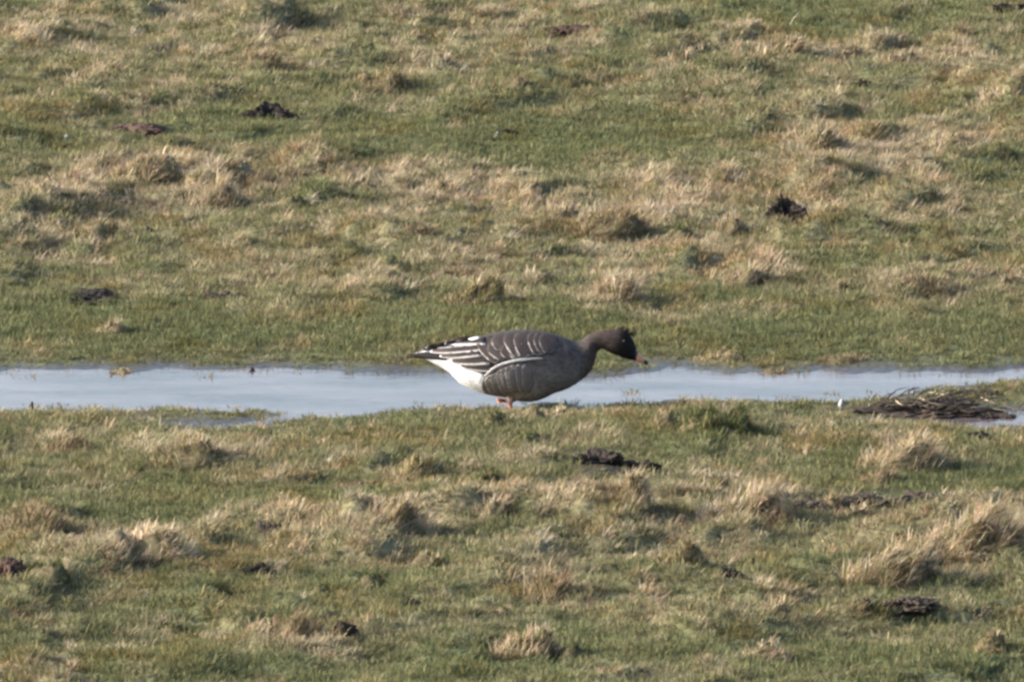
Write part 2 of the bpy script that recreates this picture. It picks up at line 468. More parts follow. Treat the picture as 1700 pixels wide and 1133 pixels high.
# ------------------------------------------------------------------ tussocks, clods: (px, py of the foot, width, height, style, lean, label)
T = 'tussock'
TABLE = [
 (160, 140, 105, 52, 'straw', .9, 'straw topped tussock with steep black right side, upper left corner of meadow'),
 (430, 130, 85, 45, 'brown', .5, 'dark brown tussock right of the steep black sided one, upper left'),
 (520, 122, 70, 34, 'straw', .4, 'greyish straw tussock beside the dark brown one near the top left'),
 (620, 152, 150, 42, 'olive', .5, 'wide olive brown hummock with ragged dark underside, left of centre near top'),
 (290, 148, 80, 24, 'brown', .3, 'low orange brown tuft below and right of the steep black sided tussock'),
 (685, 62, 80, 30, 'brown', .4, 'dark brown tussock high up, left of the reddish bare soil patch'),
 (728, 115, 62, 38, 'straw', .4, 'upright grey straw tuft left of top centre above green hollow'),
 (600, 108, 80, 20, 'green', .3, 'low dark green hummock just above the wide olive brown one'),  # mound standing in for a dark green hollow
 (350, 345, 110, 60, 'straw', .7, 'pale straw tussock with dark right flank in the left straw belt'),
 (480, 350, 80, 32, 'green', .3, 'dark green hummock right of the pale straw belt on the left'),
 (240, 315, 120, 52, 'straw', .6, 'broad shaggy straw tussock at the heart of the left straw belt'),
 (110, 325, 110, 45, 'straw', .5, 'pale straw tussock at the left end of the left straw belt'),
 (590, 318, 90, 42, 'straw', .6, 'feathery pale straw tuft in a belt above the goose tail'),
 (725, 325, 95, 48, 'straw', .8, 'straw tussock with dark right flank above the goose back'),
 (165, 408, 130, 48, 'olive', .4, 'yellow green hummock below the left straw belt'),
 (325, 388, 60, 28, 'straw', .5, 'small straw tuft with a dark foot under the left straw belt'),
 (815, 430, 75, 32, 'brown', .4, 'dark brown tussock in open meadow straight above the goose shoulders'),
 (440, 472, 90, 24, 'brown', .3, 'low brown tuft above the green bank, left of centre'),
 (690, 412, 80, 30, 'brown', .4, 'grey brown tuft up left from the goose back'),
 (780, 505, 120, 55, 'olive', .6, 'big yellow olive hummock just above the goose back'),
 (180, 555, 55, 36, 'straw', .5, 'lone straw tuft on the green far bank at left'),
 (400, 420, 60, 20, 'olive', .3, 'tiny olive tuft below the straw belt, left of middle'),
 (1120, 106, 90, 42, 'straw', .8, 'straw tussock with shaded right side, upper right of centre'),
 (1290, 102, 105, 46, 'straw', .9, 'straw tussock leaning right over its dark side, top right quarter'),
 (1405, 100, 90, 40, 'straw', .4, 'pale grey straw tuft left of the long brown tussock, top right'),
 (1480, 118, 130, 46, 'straw', .7, 'long brown straw tussock with shadow trailing right, top right'),
 (990, 140, 75, 32, 'brown', .6, 'orange brown tussock leaning right near the top centre'),
 (855, 170, 55, 26, 'brown', .4, 'small brown tuft left of the orange brown tussock near top centre'),
 (1150, 168, 120, 28, 'green', .3, 'long low dark green hummock right of the orange brown tussock'),  # raised clump in place of a long dark hollow
 (1215, 178, 55, 22, 'brown', .4, 'small orange tuft at right end of the long low green hummock'),
 (1590, 70, 80, 34, 'brown', .4, 'brown tussock close to the top right corner'),
 (1650, 180, 110, 50, 'straw', .4, 'tall pale straw tuft at the right border of the meadow'),
 (1350, 262, 120, 48, 'straw', .5, 'pale straw tussock halfway up at right, above the black clod'),
 (1385, 285, 95, 34, 'brown', .5, 'brown tussock tucked below the pale straw one above the black clod'),
 (1570, 268, 120, 40, 'straw', .8, 'straw tussock combed right near the right border, upper half'),
 (1010, 392, 130, 48, 'brown', .5, 'grey brown tussock in the straw belt above the goose neck'),
 (920, 362, 110, 44, 'straw', .5, 'shaggy straw tussock at left part of belt above goose neck'),
 (1120, 402, 95, 34, 'green', .4, 'dark green tuft at right end of the belt above the goose neck'),
 (1210, 385, 60, 46, 'straw', .3, 'rounded pale straw tuft left of the big black clod'),
 (1235, 470, 95, 52, 'straw', .8, 'straw tussock with black hollow on its right, right of centre'),
 (1010, 505, 110, 66, 'straw', .5, 'tall straw tussock straight above the goose head'),
 (1100, 440, 80, 34, 'straw', .4, 'grey straw tuft between belt and tall tussock above goose head'),
 (1070, 520, 80, 24, 'green', .4, 'dark green low tuft right of the tall tussock above goose head'),
 (1530, 490, 120, 30, 'brown', .4, 'low reddish brown tuft on the right above the green bank'),
 (1675, 485, 70, 36, 'straw', .4, 'straw tuft at right border above the green bank'),
 (1390, 482, 55, 24, 'brown', .3, 'small brown tuft left of the low reddish one at right'),
 (1400, 592, 120, 20, 'brown', .3, 'flat brown tuft on the far bank right of the goose bill'),
 (1190, 590, 110, 24, 'olive', .3, 'flat olive tuft on the far bank just right of goose head'),
 (1290, 608, 75, 14, 'brown', .4, 'low brown tuft at the far waterline between bill and white feather'),  # added tuft, gives the water a brown bank reflection
 (190, 608, 90, 14, 'olive', .4, 'low olive tuft at the far waterline on the left'),  # another added tuft, there for its reflection in the pool
 (110, 755, 110, 36, 'brown', .7, 'brown tuft with one pale leaning spray under the left grassy spit'),
 (310, 788, 120, 38, 'olive', .5, 'domed olive brown hummock below the tip of the grassy spit'),
 (690, 792, 100, 50, 'olive', .7, 'hummock with dark green right cave below left of goose tail'),
 (800, 812, 62, 46, 'green', .4, 'dark green cleft hummock straight below goose belly'),
 (580, 815, 120, 22, 'brown', .3, 'flat brown tuft left of the dark green cleft hummock'),
 (880, 742, 90, 30, 'green', .4, 'green hummock with a dark top below the goose chest'),
 (815, 703, 66, 34, 'green', .2, 'small dark green tuft at water edge beside the goose foot'),
 (880, 694, 62, 24, 'olive', .3, 'olive tuft hiding the ground right of the goose foot'),
 (856, 702, 40, 12, 'straw', .2, 'short straw tuft just in front of the goose foot'),
 (930, 690, 90, 22, 'straw', .4, 'low straw tuft on the near bank under the goose breast'),
 (55, 895, 120, 46, 'brown', .6, 'grey brown tussock with dark right flank at left border, lower part'),
 (225, 945, 175, 60, 'straw', .7, 'large pale straw tussock with shadowed lower right, lower left'),
 (545, 905, 90, 46, 'straw', .6, 'pale straw tussock left half of pair below the goose tail'),
 (630, 900, 110, 60, 'straw', .6, 'taller pale straw tussock right half of pair below goose tail'),
 (815, 880, 60, 44, 'straw', .5, 'wispy upright straw tuft below the goose in lower half'),
 (935, 862, 70, 44, 'brown', .9, 'forked brown tuft left of the wispy tall stems, lower middle'),
 (1045, 870, 60, 58, 'straw', .4, 'wispy tall straw stems right of the forked brown tuft'),
 (700, 945, 90, 30, 'olive', .4, 'low olive hummock under the pair of straw tussocks'),
 (1180, 722, 160, 56, 'green', .5, 'long dark green hummock on near bank below the goose bill'),  # dark green clump stands in for the shadow of a green hollow
 (1090, 712, 80, 36, 'olive', .5, 'straw coloured hump at left end of the long dark green hummock'),
 (1490, 780, 150, 72, 'straw', .9, 'big straw tussock combed right with dark underside below debris heap'),
 (1450, 802, 90, 34, 'brown', .4, 'crumbly brown foot tuft under the big combed straw tussock'),
 (1190, 822, 55, 34, 'brown', .3, 'small dark tuft with a single upright stem above swept tussock'),
 (1225, 872, 140, 78, 'straw', 1.1, 'wind swept straw tussock lying rightward in the lower right middle'),
 (1295, 880, 60, 36, 'brown', .5, 'small orange brown tuft right of the wind swept tussock'),
 (1375, 852, 50, 34, 'brown', .5, 'dark brown leaf tuft at left end of the muddy strip'),
 (1415, 860, 60, 34, 'straw', .5, 'pale fan of straw in front of the muddy strip'),
 (1470, 970, 140, 62, 'straw', 1.0, 'lower left half of the long sloping straw bank, lower right'),
 (1600, 930, 185, 76, 'straw', 1.0, 'upper right half of the long sloping straw bank, lower right'),
 (1120, 945, 110, 46, 'olive', .4, 'rounded olive hummock in the lower right middle'),
 (1240, 955, 90, 34, 'green', .3, 'dark green hummock right of the rounded olive one, lower right'),
 (1000, 955, 110, 24, 'green', .3, 'flat dark green tuft left of the rounded olive hummock'),
 (905, 1005, 90, 56, 'brown', .3, 'brown tussock with a tall stem at bottom centre'),
 (1190, 1032, 70, 32, 'brown', .5, 'brown tuft between soil crumbs at bottom right of centre'),
 (1280, 1048, 60, 40, 'straw', .4, 'small straw tuft right of brown tuft, bottom right of centre'),
 (480, 1085, 100, 42, 'brown', .5, 'straw brown hummock beside a black clod at bottom left'),
 (870, 1095, 110, 42, 'straw', .7, 'straw tussock at bottom centre with long dark shadow on right'),
 (950, 1098, 80, 30, 'green', .4, 'dark green tuft in shadow of the straw tussock at bottom centre'),
 (1265, 1102, 90, 36, 'straw', .4, 'straw tuft near the bottom edge right of centre'),
 (520, 1000, 60, 26, 'green', .3, 'small dark green tuft above the purplish soil lump, bottom left'),
 (280, 1045, 70, 22, 'green', .3, 'low dark green tuft at bottom left in smooth turf'),
 (70, 990, 90, 30, 'green', .4, 'dark green tuft right of the red brown clod at left border'),
 (820, 1035, 80, 28, 'olive', .4, 'low olive tuft left of the brown tussock with tall stem'),
 (610, 980, 70, 28, 'green', .4, 'green tuft below the taller pale straw tussock'),
 (1640, 1100, 80, 34, 'olive', .4, 'olive tuft at the bottom right corner'),
]
CLODS = [
 (445, 206, 74, 27, 'peat', 'ragged peat clod built for a dark hollow in the upper left meadow'),  # dark clod put where the meadow has a dark hollow
 (205, 224, 125, 18, 'red', 'reddish brown low soil heap left of the dark peat clod'),
 (113, 258, 26, 13, 'peat', 'tiny black clod just below the white feather tuft at left'),
 (843, 221, 30, 14, 'peat', 'tiny black clod beside white speck at upper centre'),
 (248, 388, 20, 14, 'peat', 'small round black clod under the left straw belt'),
 (165, 496, 130, 17, 'peat', 'long peat ridge built for a dark grassy hollow above the green bank at left'),  # black peat stands in for the dark of a grassy hollow
 (375, 498, 70, 14, 'brown', 'flat brown crumb built for a low shadow above the green bank, left'),  # soil lump stands in for a low shadow on the turf
 (6, 402, 24, 18, 'peat', 'black clod cut by the left border of the picture'),
 (930, 58, 110, 22, 'red', 'reddish bare soil heap near the top centre'),
 (1290, 142, 80, 16, 'peat', 'flat black clod row in the top right meadow'),
 (1428, 152, 36, 14, 'peat', 'small black crumb below the long brown tussock, top right'),
 (1305, 374, 66, 36, 'peat', 'big jet black clod standing alone at right of centre'),
 (942, 478, 16, 14, 'peat', 'small black crumb left of tall tussock above the goose neck'),
 (1680, 22, 70, 18, 'peat', 'black clod cut by the top right corner'),
 (995, 794, 74, 21, 'peat', 'big black clod on near bank below the goose bill'),
 (1062, 792, 56, 17, 'peat', 'smaller grey black clod right of the big one on near bank'),
 (455, 888, 50, 22, 'brown', 'dark brown clod lying left of the pair of straw tussocks'),
 (14, 984, 54, 26, 'red', 'red brown clod cut by left border, lower part'),
 (545, 1042, 84, 16, 'brown', 'purplish brown soil lump at bottom left of centre'),
 (567, 1086, 40, 17, 'peat', 'black clod right of the straw brown hummock at bottom'),
 (686, 1017, 28, 12, 'peat', 'small black clod in the green hollow at bottom centre left'),
 (1388, 994, 38, 16, 'peat', 'black clod below the long sloping straw bank'),
 (1213, 992, 34, 16, 'peat', 'small black crumb with upright nib, lower right of centre'),
 (1433, 1030, 22, 14, 'peat', 'tiny black clod left of the brown soil lump, bottom right'),
 (1500, 1026, 76, 15, 'brown', 'brown soil lump at the bottom right'),
 (1352, 852, 66, 15, 'brown', 'dark soil ridge at the left end of the muddy strip, lower right'),
 (1440, 846, 90, 17, 'brown', 'dark soil ridge second from left in the muddy strip, lower right'),
 (1540, 842, 100, 18, 'brown', 'dark soil ridge third from left in the muddy strip, lower right'),
 (1650, 846, 100, 19, 'brown', 'dark soil ridge at the right end of the muddy strip, lower right'),
 (1628, 732, 38, 18, 'peat', 'black clod on green turf below the small right puddle'),
 (1200, 672, 46, 12, 'peat', 'flat black mud clod at the near water edge, right of goose'),
 (420, 620, 12, 8, 'peat', 'tiny black crumb at far water edge, left pool'),
 (432, 962, 44, 12, 'peat', 'flat slate dark crumb in green turf, lower left'),
]
# dark soil-and-thatch mound that carries each tussock
def hummock_mesh(rx, ry, hh, seed, shear):
    nr, ns = 9, 26
    V = []; 
    for i in range(nr + 1):
        r = i / nr
        for k in range(ns):
            a = 2 * math.pi * k / ns
            u, v = r * math.cos(a), r * math.sin(a)
            V.append((u, v))
    V = np.array(V)
    u, v = V[:, 0], V[:, 1]
    z = hum_z(u, v, hh, seed)
    wob = 1 + 0.22 * noise(u * 1.6 + seed, v * 1.6, seed)
    verts = np.stack([u * rx * wob + shear * np.maximum(z, 0), v * ry * wob - .25 * shear * np.maximum(z, 0), z], -1)
    verts[nr * ns:, 2] -= 0.07                # the skirt goes down into the turf
    q = []
    for i in range(nr):
        for k in range(ns):
            q.append((i * ns + k, (i + 1) * ns + k, (i + 1) * ns + (k + 1) % ns, i * ns + (k + 1) % ns))
    return mesh_np('hummock', verts, np.array(q))
def hum_z(u, v, hh, seed):
    r2 = u * u + v * v
    dome = np.clip(1 - r2, 0, 1) ** 0.9 * (1 + 0.35 * np.clip(u, -1, 1))
    lr = np.random.default_rng(seed)
    top = np.zeros(np.shape(u))
    for k in range(5):
        cu, cv, cr, ch = lr.uniform(-.45, .6), lr.uniform(-.6, .6), lr.uniform(.24, .46), lr.uniform(.45, 1.0)
        d2 = ((u - cu) / cr) ** 2 + ((v - cv) / cr) ** 2
        top = np.maximum(top, ch * np.exp(-d2 ** 1.4))
    prof = (0.42 * dome + 0.70 * top * np.clip(1.25 - r2, 0, 1)) * (1 + 0.22 * noise(u * 4 + seed * 1.7, v * 4, seed + 3))
    return hh * prof - 0.012 * np.clip(r2, 0, 1)

PAL = {'straw': [((0.47, 0.36, 0.235), .46), ((0.56, 0.47, 0.34), .20), ((0.27, 0.19, 0.11), .22), ((0.13, 0.14, 0.045), .12)],
       'brown': [((0.26, 0.185, 0.11), .40), ((0.39, 0.30, 0.185), .30), ((0.13, 0.092, 0.06), .16), ((0.12, 0.13, 0.045), .14)],
       'olive': [((0.24, 0.205, 0.085), .40), ((0.38, 0.30, 0.16), .28), ((0.14, 0.145, 0.055), .24), ((0.14, 0.10, 0.05), .08)],
       'green': [((0.075, 0.092, 0.036), .52), ((0.13, 0.14, 0.055), .28), ((0.24, 0.20, 0.10), .20)]}
def pick_cols(style, n):
    cs = np.array([c for c, w in PAL[style]]); ws = np.array([w for c, w in PAL[style]])
    k = rng.choice(len(cs), n, p=ws / ws.sum())
    return cs[k] * rng.uniform(.72, 1.28, (n, 1)) * rng.uniform(.94, 1.06, (n, 3))

FOOT = []
GROUPS = {'straw': 'withered straw tussocks on the wet meadow', 'brown': 'brown grass tussocks on the wet meadow',
          'olive': 'olive turf hummocks on the wet meadow', 'green': 'green turf hummocks on the wet meadow'}
def make_tussock(px, py, w, h, style, lean, label, i):
    p = P(px, py - 5)
    rx = w * S / 2 * 0.98; H = h * S * .94; ry = min(max(rx * 1.1, H * 1.3), 0.26)
    hh = H * (0.66 if style in ('straw', 'brown') else 0.85)
    p.z = float(hz(p.x, p.y)) - 0.004
    root = bpy.data.objects.new('grass_tussock', None); root.empty_display_size = 0.05
    col.objects.link(root); root.location = p
    tag(root, label, 'tussock', GROUPS[style])
    link('hummock', hummock_mesh(rx, ry, hh, 11 + i, 0.75 * lean), M_THATCH, root)
    FOOT.append((p.x, p.y, rx, ry))
    dens = {'straw': 32000, 'brown': 30000, 'olive': 40000, 'green': 46000}[style]
    n = int(np.clip(dens * math.pi * rx * ry, 260, 4600))
    def leaf_set(name, n, st, lmul, lean_, share):
        a = rng.uniform(0, 2 * math.pi, n); r = np.sqrt(rng.uniform(0, 1.05, n))
        u, v = r * np.cos(a), r * np.sin(a)
        # lumpy: leaves gather in clumps
        keep = noise(u * 3.1 + i, v * 3.1, 40 + i) > -0.65
        u, v, r = u[keep], v[keep], r[keep]; m = len(u)
        z = hum_z(u, v, hh, 11 + i) - 0.004
        sh = 0.75 * lean * np.maximum(z, 0)
        rt = np.stack([u * rx + sh, v * ry - .25 * sh, z], -1)
        cl = noise(u * 3.3 + i * 2, v * 3.3, 140 + i); cl2 = noise(u * 4.1 - i, v * 4.1 + 3, 141 + i)
        az = .9 * cl + np.arctan2(0.6 * v + rng.normal(0, .5, m), 0.6 * u + lean_ * 1.0 + rng.normal(0, .5, m))
        ln = np.clip(rng.normal(0.45 + 0.40 * lean_ + .55 * cl2, .34, m), 0, 1.7); bd = rng.uniform(-.2, 1.3, m)
        L = H * lmul * rng.uniform(.45, 1.15, m)
        V, q, t = blades(rt, az, ln, bd, L, rng.uniform(.0020, .0042, m), rng.normal(0, .7, m))
        me = mesh_np(name, V, q, t)
        tone = np.clip(1 + .55 * noise(u * 4.5 + i, v * 4.5, 142 + i), .5, 1.4)[:, None]
        vcol(me, np.repeat(pick_cols(st, m) * tone, 7, 0))
        o = link(name, me, M_BLADE, root); o['kind'] = 'stuff'
    lm = {'straw': .60, 'brown': .66, 'olive': .42, 'green': .40}[style]
    if style in ('straw', 'brown'):
        leaf_set('dead_leaves', int(n * .85), style, lm, lean, 1)
        leaf_set('green_leaves', int(n * .35), 'olive', lm * .55, lean * .3, 1)
    elif style == 'olive':
        leaf_set('dead_leaves', int(n * .35), 'straw', lm * 1.2, lean, 1)
        leaf_set('green_leaves', int(n * .8), 'olive', lm, lean * .5, 1)
    else:
        leaf_set('green_leaves', n, 'green', lm, lean * .5, 1)
for i, row in enumerate(TABLE): make_tussock(*row, i)

def clod_mesh(rx, ry, h, seed):
    bm = bmesh.new()
    bmesh.ops.create_icosphere(bm, subdivisions=5, radius=1.0)
    co = np.array([v.co for v in bm.verts])
    x, y, z = co.T
    d = 1 + 0.34 * noise(x * 1.7 + seed, y * 1.7 + z * 1.3, seed) + 0.22 * noise(x * 4 + z * 2, y * 4 + seed, seed + 1) + 0.16 * noise(x * 9 - z * 4, y * 9 + z * 5, seed + 2) + 0.12 * noise(x * 19 + z * 9, y * 19 - z * 11, seed + 4)
    lump = 0.62 + 0.75 * noise(x * 3.1 + seed * 3, y * 1.6, seed + 5)
    lump = np.maximum(lump, .12)
    fq = max(1.0, rx / .035)
    d = d * (1 + .10 * noise(x * 9 * fq + z * 7, y * 9 * fq - z * 7, seed + 8))
    lump = np.clip(lump, .60 if rx > .05 else .38, .95) * (1 + .22 * noise(x * 5 * fq + seed, y * 5 * fq, seed + 9))
    V = np.stack([x * rx * d, y * ry * d, np.where(z > 0, 1.45 * h * np.tanh(z * d * lump * .9), z * 0.02)], -1)
    f = np.array([[v.index for v in fc.verts] for fc in bm.faces]); bm.free()
    return mesh_np('soil_clod', V, None, f, smooth=False)
for i, (px, py, w, h, st, label) in enumerate(CLODS):
    p = P(px, py - 3, W if py == 620 else 0.0)
    rx = w * S / 2; p.z = float(hz(p.x, p.y)) - 0.003 + (.030 if px == 1305 else 0.0)
    if py == 620 and px == 420: p.z = W - 0.004
    o = link('soil_clod', clod_mesh(rx * 1.02, max(rx * .9, .012), h * S * 1.0, 200 + i), {'peat': M_PEAT, 'brown': M_BROWN, 'red': M_REDSOIL}[st])
    o.location = p
    tag(o, label, 'soil clod', {'peat': 'black peat clods on the meadow', 'brown': 'brown soil lumps on the meadow', 'red': 'reddish soil heaps on the meadow'}[st])
    FOOT.append((p.x, p.y, rx * .7, max(rx * .5, .01)))

# ------------------------------------------------------------------ meadow grass, nobody could count it
def foot_mask(x, y, k=0.70):
    m = np.zeros(len(x), bool)
    for cx, cy, rx, ry in FOOT:
        m |= ((x - cx) / (rx * k)) ** 2 + ((y - cy) / (ry * k)) ** 2 < 1
    return m
N = 120000
x = rng.uniform(-2.45, 2.45, N); y = rng.uniform(-10.4, 11.4, N)
s = gsamp(SDG, x, y); d = gsamp(dr, x, y); m = gsamp(md, x, y)
keep = ((s > 0.02 + 0.04 * rng.normal(0, 1, N)) | ((s > -.30) & (rng.uniform(0, 1, N) < .26 * np.exp(s / .14) * (fbm(x * 5, y * 3, 88, 2) > -.05)))) & (rng.uniform(0, 1, N) > m * 0.93) & ~foot_mask(x, y)
x, y, s, d, m = x[keep], y[keep], s[keep], d[keep], m[keep]; N = len(x)
z = np.maximum(hz(x, y), W - .006)
g1 = np.array([0.137, 0.147, 0.071]); g2 = np.array([0.198, 0.192, 0.095]); y1 = np.array([0.254, 0.226, 0.126]); s1 = np.array([0.42, 0.345, 0.235])
dd = np.clip(d + rng.normal(0, .13, N), 0, 1)[:, None]
mixg = np.clip(0.5 + 0.5 * fbm(x * 3, y * 1.2, 51, 3) + rng.normal(0, .2, N), 0, 1)[:, None]
cg = g1 * (1 - mixg) + g2 * mixg
t1 = sstep(.12, .55, dd); t2 = sstep(.5, .95, dd)
cc = (cg * (1 - t1) + y1 * t1) * (1 - t2) + s1 * t2
cc = cc * rng.uniform(.78, 1.25, (N, 1)) * rng.uniform(.95, 1.05, (N, 3))
shore = sstep(0.0, 0.5, s)
och = sstep(.12, .5, fbm(x * 8, y * 3.2, 81, 3))[:, None] * .55
cc = cc * (1 - och) + cc * np.array([1.02, .80, .62]) * och
short = rng.uniform(.6, 1.25, N) * (0.55 + 0.45 * shore)
ki = np.where(rng.uniform(0, 1, N) < .25, rng.integers(14, 18, N), rng.integers(0, 8, N))
rot = np.stack([rng.normal(0, .12, N), rng.normal(.05, .12, N), rng.uniform(-.9, .9, N)], -1)
sc3 = np.stack([rng.uniform(.9, 1.4, N), rng.uniform(.9, 1.4, N), short], -1)
tag(scatter('short_grass', np.stack([x, y, z], -1), cc, rot, sc3, ki), kind='stuff')

N = 62000
x = rng.uniform(-2.45, 2.45, N); y = rng.uniform(-10.4, 11.4, N)
s = gsamp(SDG, x, y); d = gsamp(dr, x, y); m = gsamp(md, x, y)
clump = fbm(x * 9, y * 4, 61, 2)
keep = (s > 0.12) & (rng.uniform(0, 1, N) < np.clip((d - .37) * 1.7 + clump * .9, 0, 1)) & (rng.uniform(0, 1, N) > m * .9) & ~foot_mask(x, y)
x, y, s, d = x[keep], y[keep], s[keep], d[keep]; N = len(x)
z = hz(x, y)
cc = np.where((fbm(x * 7, y * 3, 63, 2) > .22)[:, None], pick_cols('brown', N), pick_cols('straw', N))
sc1 = rng.uniform(.45, 1.05, N) * (0.55 + .5 * d)
rot = np.stack([rng.normal(0, .15, N), rng.normal(.15, .15, N), rng.normal(0, .5, N)], -1)
tag(scatter('dead_grass', np.stack([x, y, z], -1), cc, rot, np.stack([sc1 * 1.1, sc1 * 1.1, sc1], -1), rng.integers(8, 14, N)), kind='stuff')

# ------------------------------------------------------------------ debris heap, stems, feathers
def tube_mesh(name, pts, rad, ns=6):
    pts = [Vector(p) for p in pts]; V = []; n = len(pts)
    for i, p in enumerate(pts):
        t = (pts[min(i + 1, n - 1)] - pts[max(i - 1, 0)]).normalized()
        a = t.orthogonal().normalized(); b2 = t.cross(a)
        r = rad[i] if hasattr(rad, '__len__') else rad
        for k in range(ns):
            an = 2 * math.pi * k / ns
            V.append(p + a * math.cos(an) * r + b2 * math.sin(an) * r)
    q = [(i * ns + k, i * ns + (k + 1) % ns, (i + 1) * ns + (k + 1) % ns, (i + 1) * ns + k) for i in range(n - 1) for k in range(ns)]
    V = [tuple(v) for v in V]
    V += [tuple(pts[0]), tuple(pts[-1])]
    t = [(len(V) - 2, (k + 1) % ns, k) for k in range(ns)] + [(len(V) - 1, (n - 1) * ns + k, (n - 1) * ns + (k + 1) % ns) for k in range(ns)]
    return mesh_np(name, np.array(V), np.array(q), np.array(t))
def plain(name, c, rough=.7, spec=.3):
    mt, nt, b = new_mat(name)
    tc = nt.nodes.new('ShaderNodeTexCoord'); nn = nnode(nt, 'ShaderNodeTexNoise'); nn.inputs['Scale'].default_value = 180; nn.inputs['Detail'].default_value = 3
    nt.links.new(tc.outputs['Object'], nn.inputs['Vector'])
    nt.links.new(mix_c(nt, nn.outputs[0], tuple(v * .72 for v in c), tuple(min(1, v * 1.25) for v in c)), b.inputs['Base Color'])
    b.inputs['Roughness'].default_value = rough; b.inputs['Specular IOR Level'].default_value = spec
    return mt
M_STEM = plain('dead_stem', (0.42, 0.34, 0.22)); M_DSTEM = plain('dark_stem', (0.085, 0.066, 0.046)); M_WHITE = plain('white_feather', (0.30, 0.30, 0.29))

hp = P(1540, 671); hp.z = float(hz(hp.x, hp.y))
heap = bpy.data.objects.new('debris_heap', None); col.objects.link(heap); heap.location = hp
tag(heap, 'heap of dark rotting stems and leaves on the mud spit at right', 'plant debris')
hb = clod_mesh(.21, .10, .034, 401); hb.name = 'debris_mound'; link('debris_mound', hb, M_BROWN, heap)
for k in range(80):
    x0 = rng.normal(0, .105); y0 = rng.normal(0, .05); z0 = max(0.0, .036 * (1 - (x0 / .30) ** 2)) + rng.uniform(-.006, .012)
    an = rng.normal(0, .7) if k % 3 else rng.uniform(0, 6.28); L = rng.uniform(.04, .12); up = rng.uniform(-.012, .035)
    pts = [(x0, y0, z0), (x0 + L * .5 * math.cos(an), y0 + L * .5 * math.sin(an), z0 + up * .8), (x0 + L * math.cos(an), y0 + L * math.sin(an), z0 + up)]
    link('stem', tube_mesh('stem', pts, (.0022, .002, .001), 5), M_STEM if k % 9 == 0 else M_DSTEM, heap)
for k, (px, py, w, label) in enumerate([(1650, 676, 70, 'dark mud ridge right of the debris heap'), (1480, 670, 60, 'dark mud lump left of the debris heap'), (1625, 646, 60, 'brown mud lump between the pool and debris heap')]):
    p = P(px, py); p.z = float(hz(p.x, p.y)) - .003
    o = link('soil_clod', clod_mesh(w * S / 2, .06, .022, 300 + k), M_BROWN); o.location = p
    tag(o, label, 'soil clod', 'brown soil lumps on the meadow')

STEMS = [(1168, 815, 36, .10, 'upright dead stem above the wind swept tussock'), (738, 742, 28, .15, 'pale bent dead stem below left of the goose'),
         (872, 1000, 48, -.05, 'tall dead stem in the brown tussock at bottom centre'), (1055, 868, 48, .1, 'tall dead stem among wispy straw, lower middle'),
         (300, 790, 28, -.3, 'white forked dead stem in front of the domed olive hummock'), (180, 712, 26, .5, 'thin pale stem on the left grassy spit'),
         (266, 708, 28, .02, 'thin upright pale stem at middle of the grassy spit'), (1305, 50, 40, .6, 'long pale leaning stem near the top right'),
         (1070, 158, 14, -1.0, 'short white bent stem near the top centre'), (52, 677, 12, .0, 'short stem with a brown seed head at the water edge, left'),
         (105, 672, 16, -.4, 'thin dark stem leaning left at the pool edge, left'), (935, 672, 24, -.3, 'thin stem leaning in front of water by goose breast'),
         (1015, 500, 60, .2, 'long straw stem in the tall tussock above goose head')]
for px, py, h, ln, label in STEMS:
    p = P(px, py); p.z = float(hz(p.x, p.y)) - .002
    L = h * S
    pts = [(0, 0, 0), (L * ln * .3, .002, L * .4), (L * ln * .65, .0, L * .75), (L * ln, -.002, L)]
    o = bpy.data.objects.new('dead_stem', None); col.objects.link(o); o.location = p
    tag(o, label, 'dead stem', 'lone dead stems standing in the meadow')
    link('stalk', tube_mesh('stalk', pts, (.0024, .0021, .0018, .0010), 6), M_DSTEM if 'dark' in label or 'brown' in label and 'seed' in label else M_STEM, o)
    for k in range(3):
        t = .35 + .2 * k; q = Vector(pts[0]).lerp(Vector(pts[-1]), t); sgn = (-1) ** k
        V, qd, tr = blades(np.array([[q.x, q.y, q.z]]), np.array([0.0 if sgn > 0 else math.pi]), np.array([.7]), np.array([.8]), np.array([L * .28]), np.array([.003]), np.array([.3]))
        me = mesh_np('leaf', V, qd, tr); vcol(me, np.repeat([[.42, .34, .2]], 7, 0)); link('leaf', me, M_BLADE, o)
    if 'seed' in label:
        me = clod_mesh(.006, .006, .016, 77); sh = link('seed_head', me, M_DSTEM, o); sh.location = pts[-1]

def curl_feather(px, py, h, lean, label, cat='feather', zlift=0.0):
    p = P(px, py); p.z = max(float(hz(p.x, p.y)), W) + zlift - .002
    L = h * S
    nv, nu = 12, 7; V = []
    for i in range(nv):
        v = i / (nv - 1)
        wd = L * .30 * math.sqrt(max(0.0, 1 - (2 * v - .9) ** 2)) if v < .95 else L * .02
        for k in range(nu):
            u = k / (nu - 1) * 2 - 1
            V.append((lean * L * v * v + u * wd, -.006 * (1 - u * u) + 0.004 * v + .3 * wd * u * u, L * v))
    q = [(i * nu + k, i * nu + k + 1, (i + 1) * nu + k + 1, (i + 1) * nu + k) for i in range(nv - 1) for k in range(nu - 1)]
    o = bpy.data.objects.new('white_feather', None); col.objects.link(o); o.location = p
    tag(o, label, cat, 'white feathers lying on the meadow')
    vane = link('vane', mesh_np('vane', np.array(V), np.array(q)), M_WHITE, o)
    sm = vane.modifiers.new('thickness', 'SOLIDIFY'); sm.thickness = .0012
    link('quill', tube_mesh('quill', [(0, -.007, -.004), (lean * L * .2, -.0075, L * .45), (lean * L * .8, -.005, L * .9)], (.0011, .0009, .0004), 5), M_WHITE, o)
curl_feather(1396, 669, 17, .15, 'white upright feather standing at the near edge of the pool')
curl_feather(110, 240, 13, .1, 'small round white feather tuft in the upper left meadow')
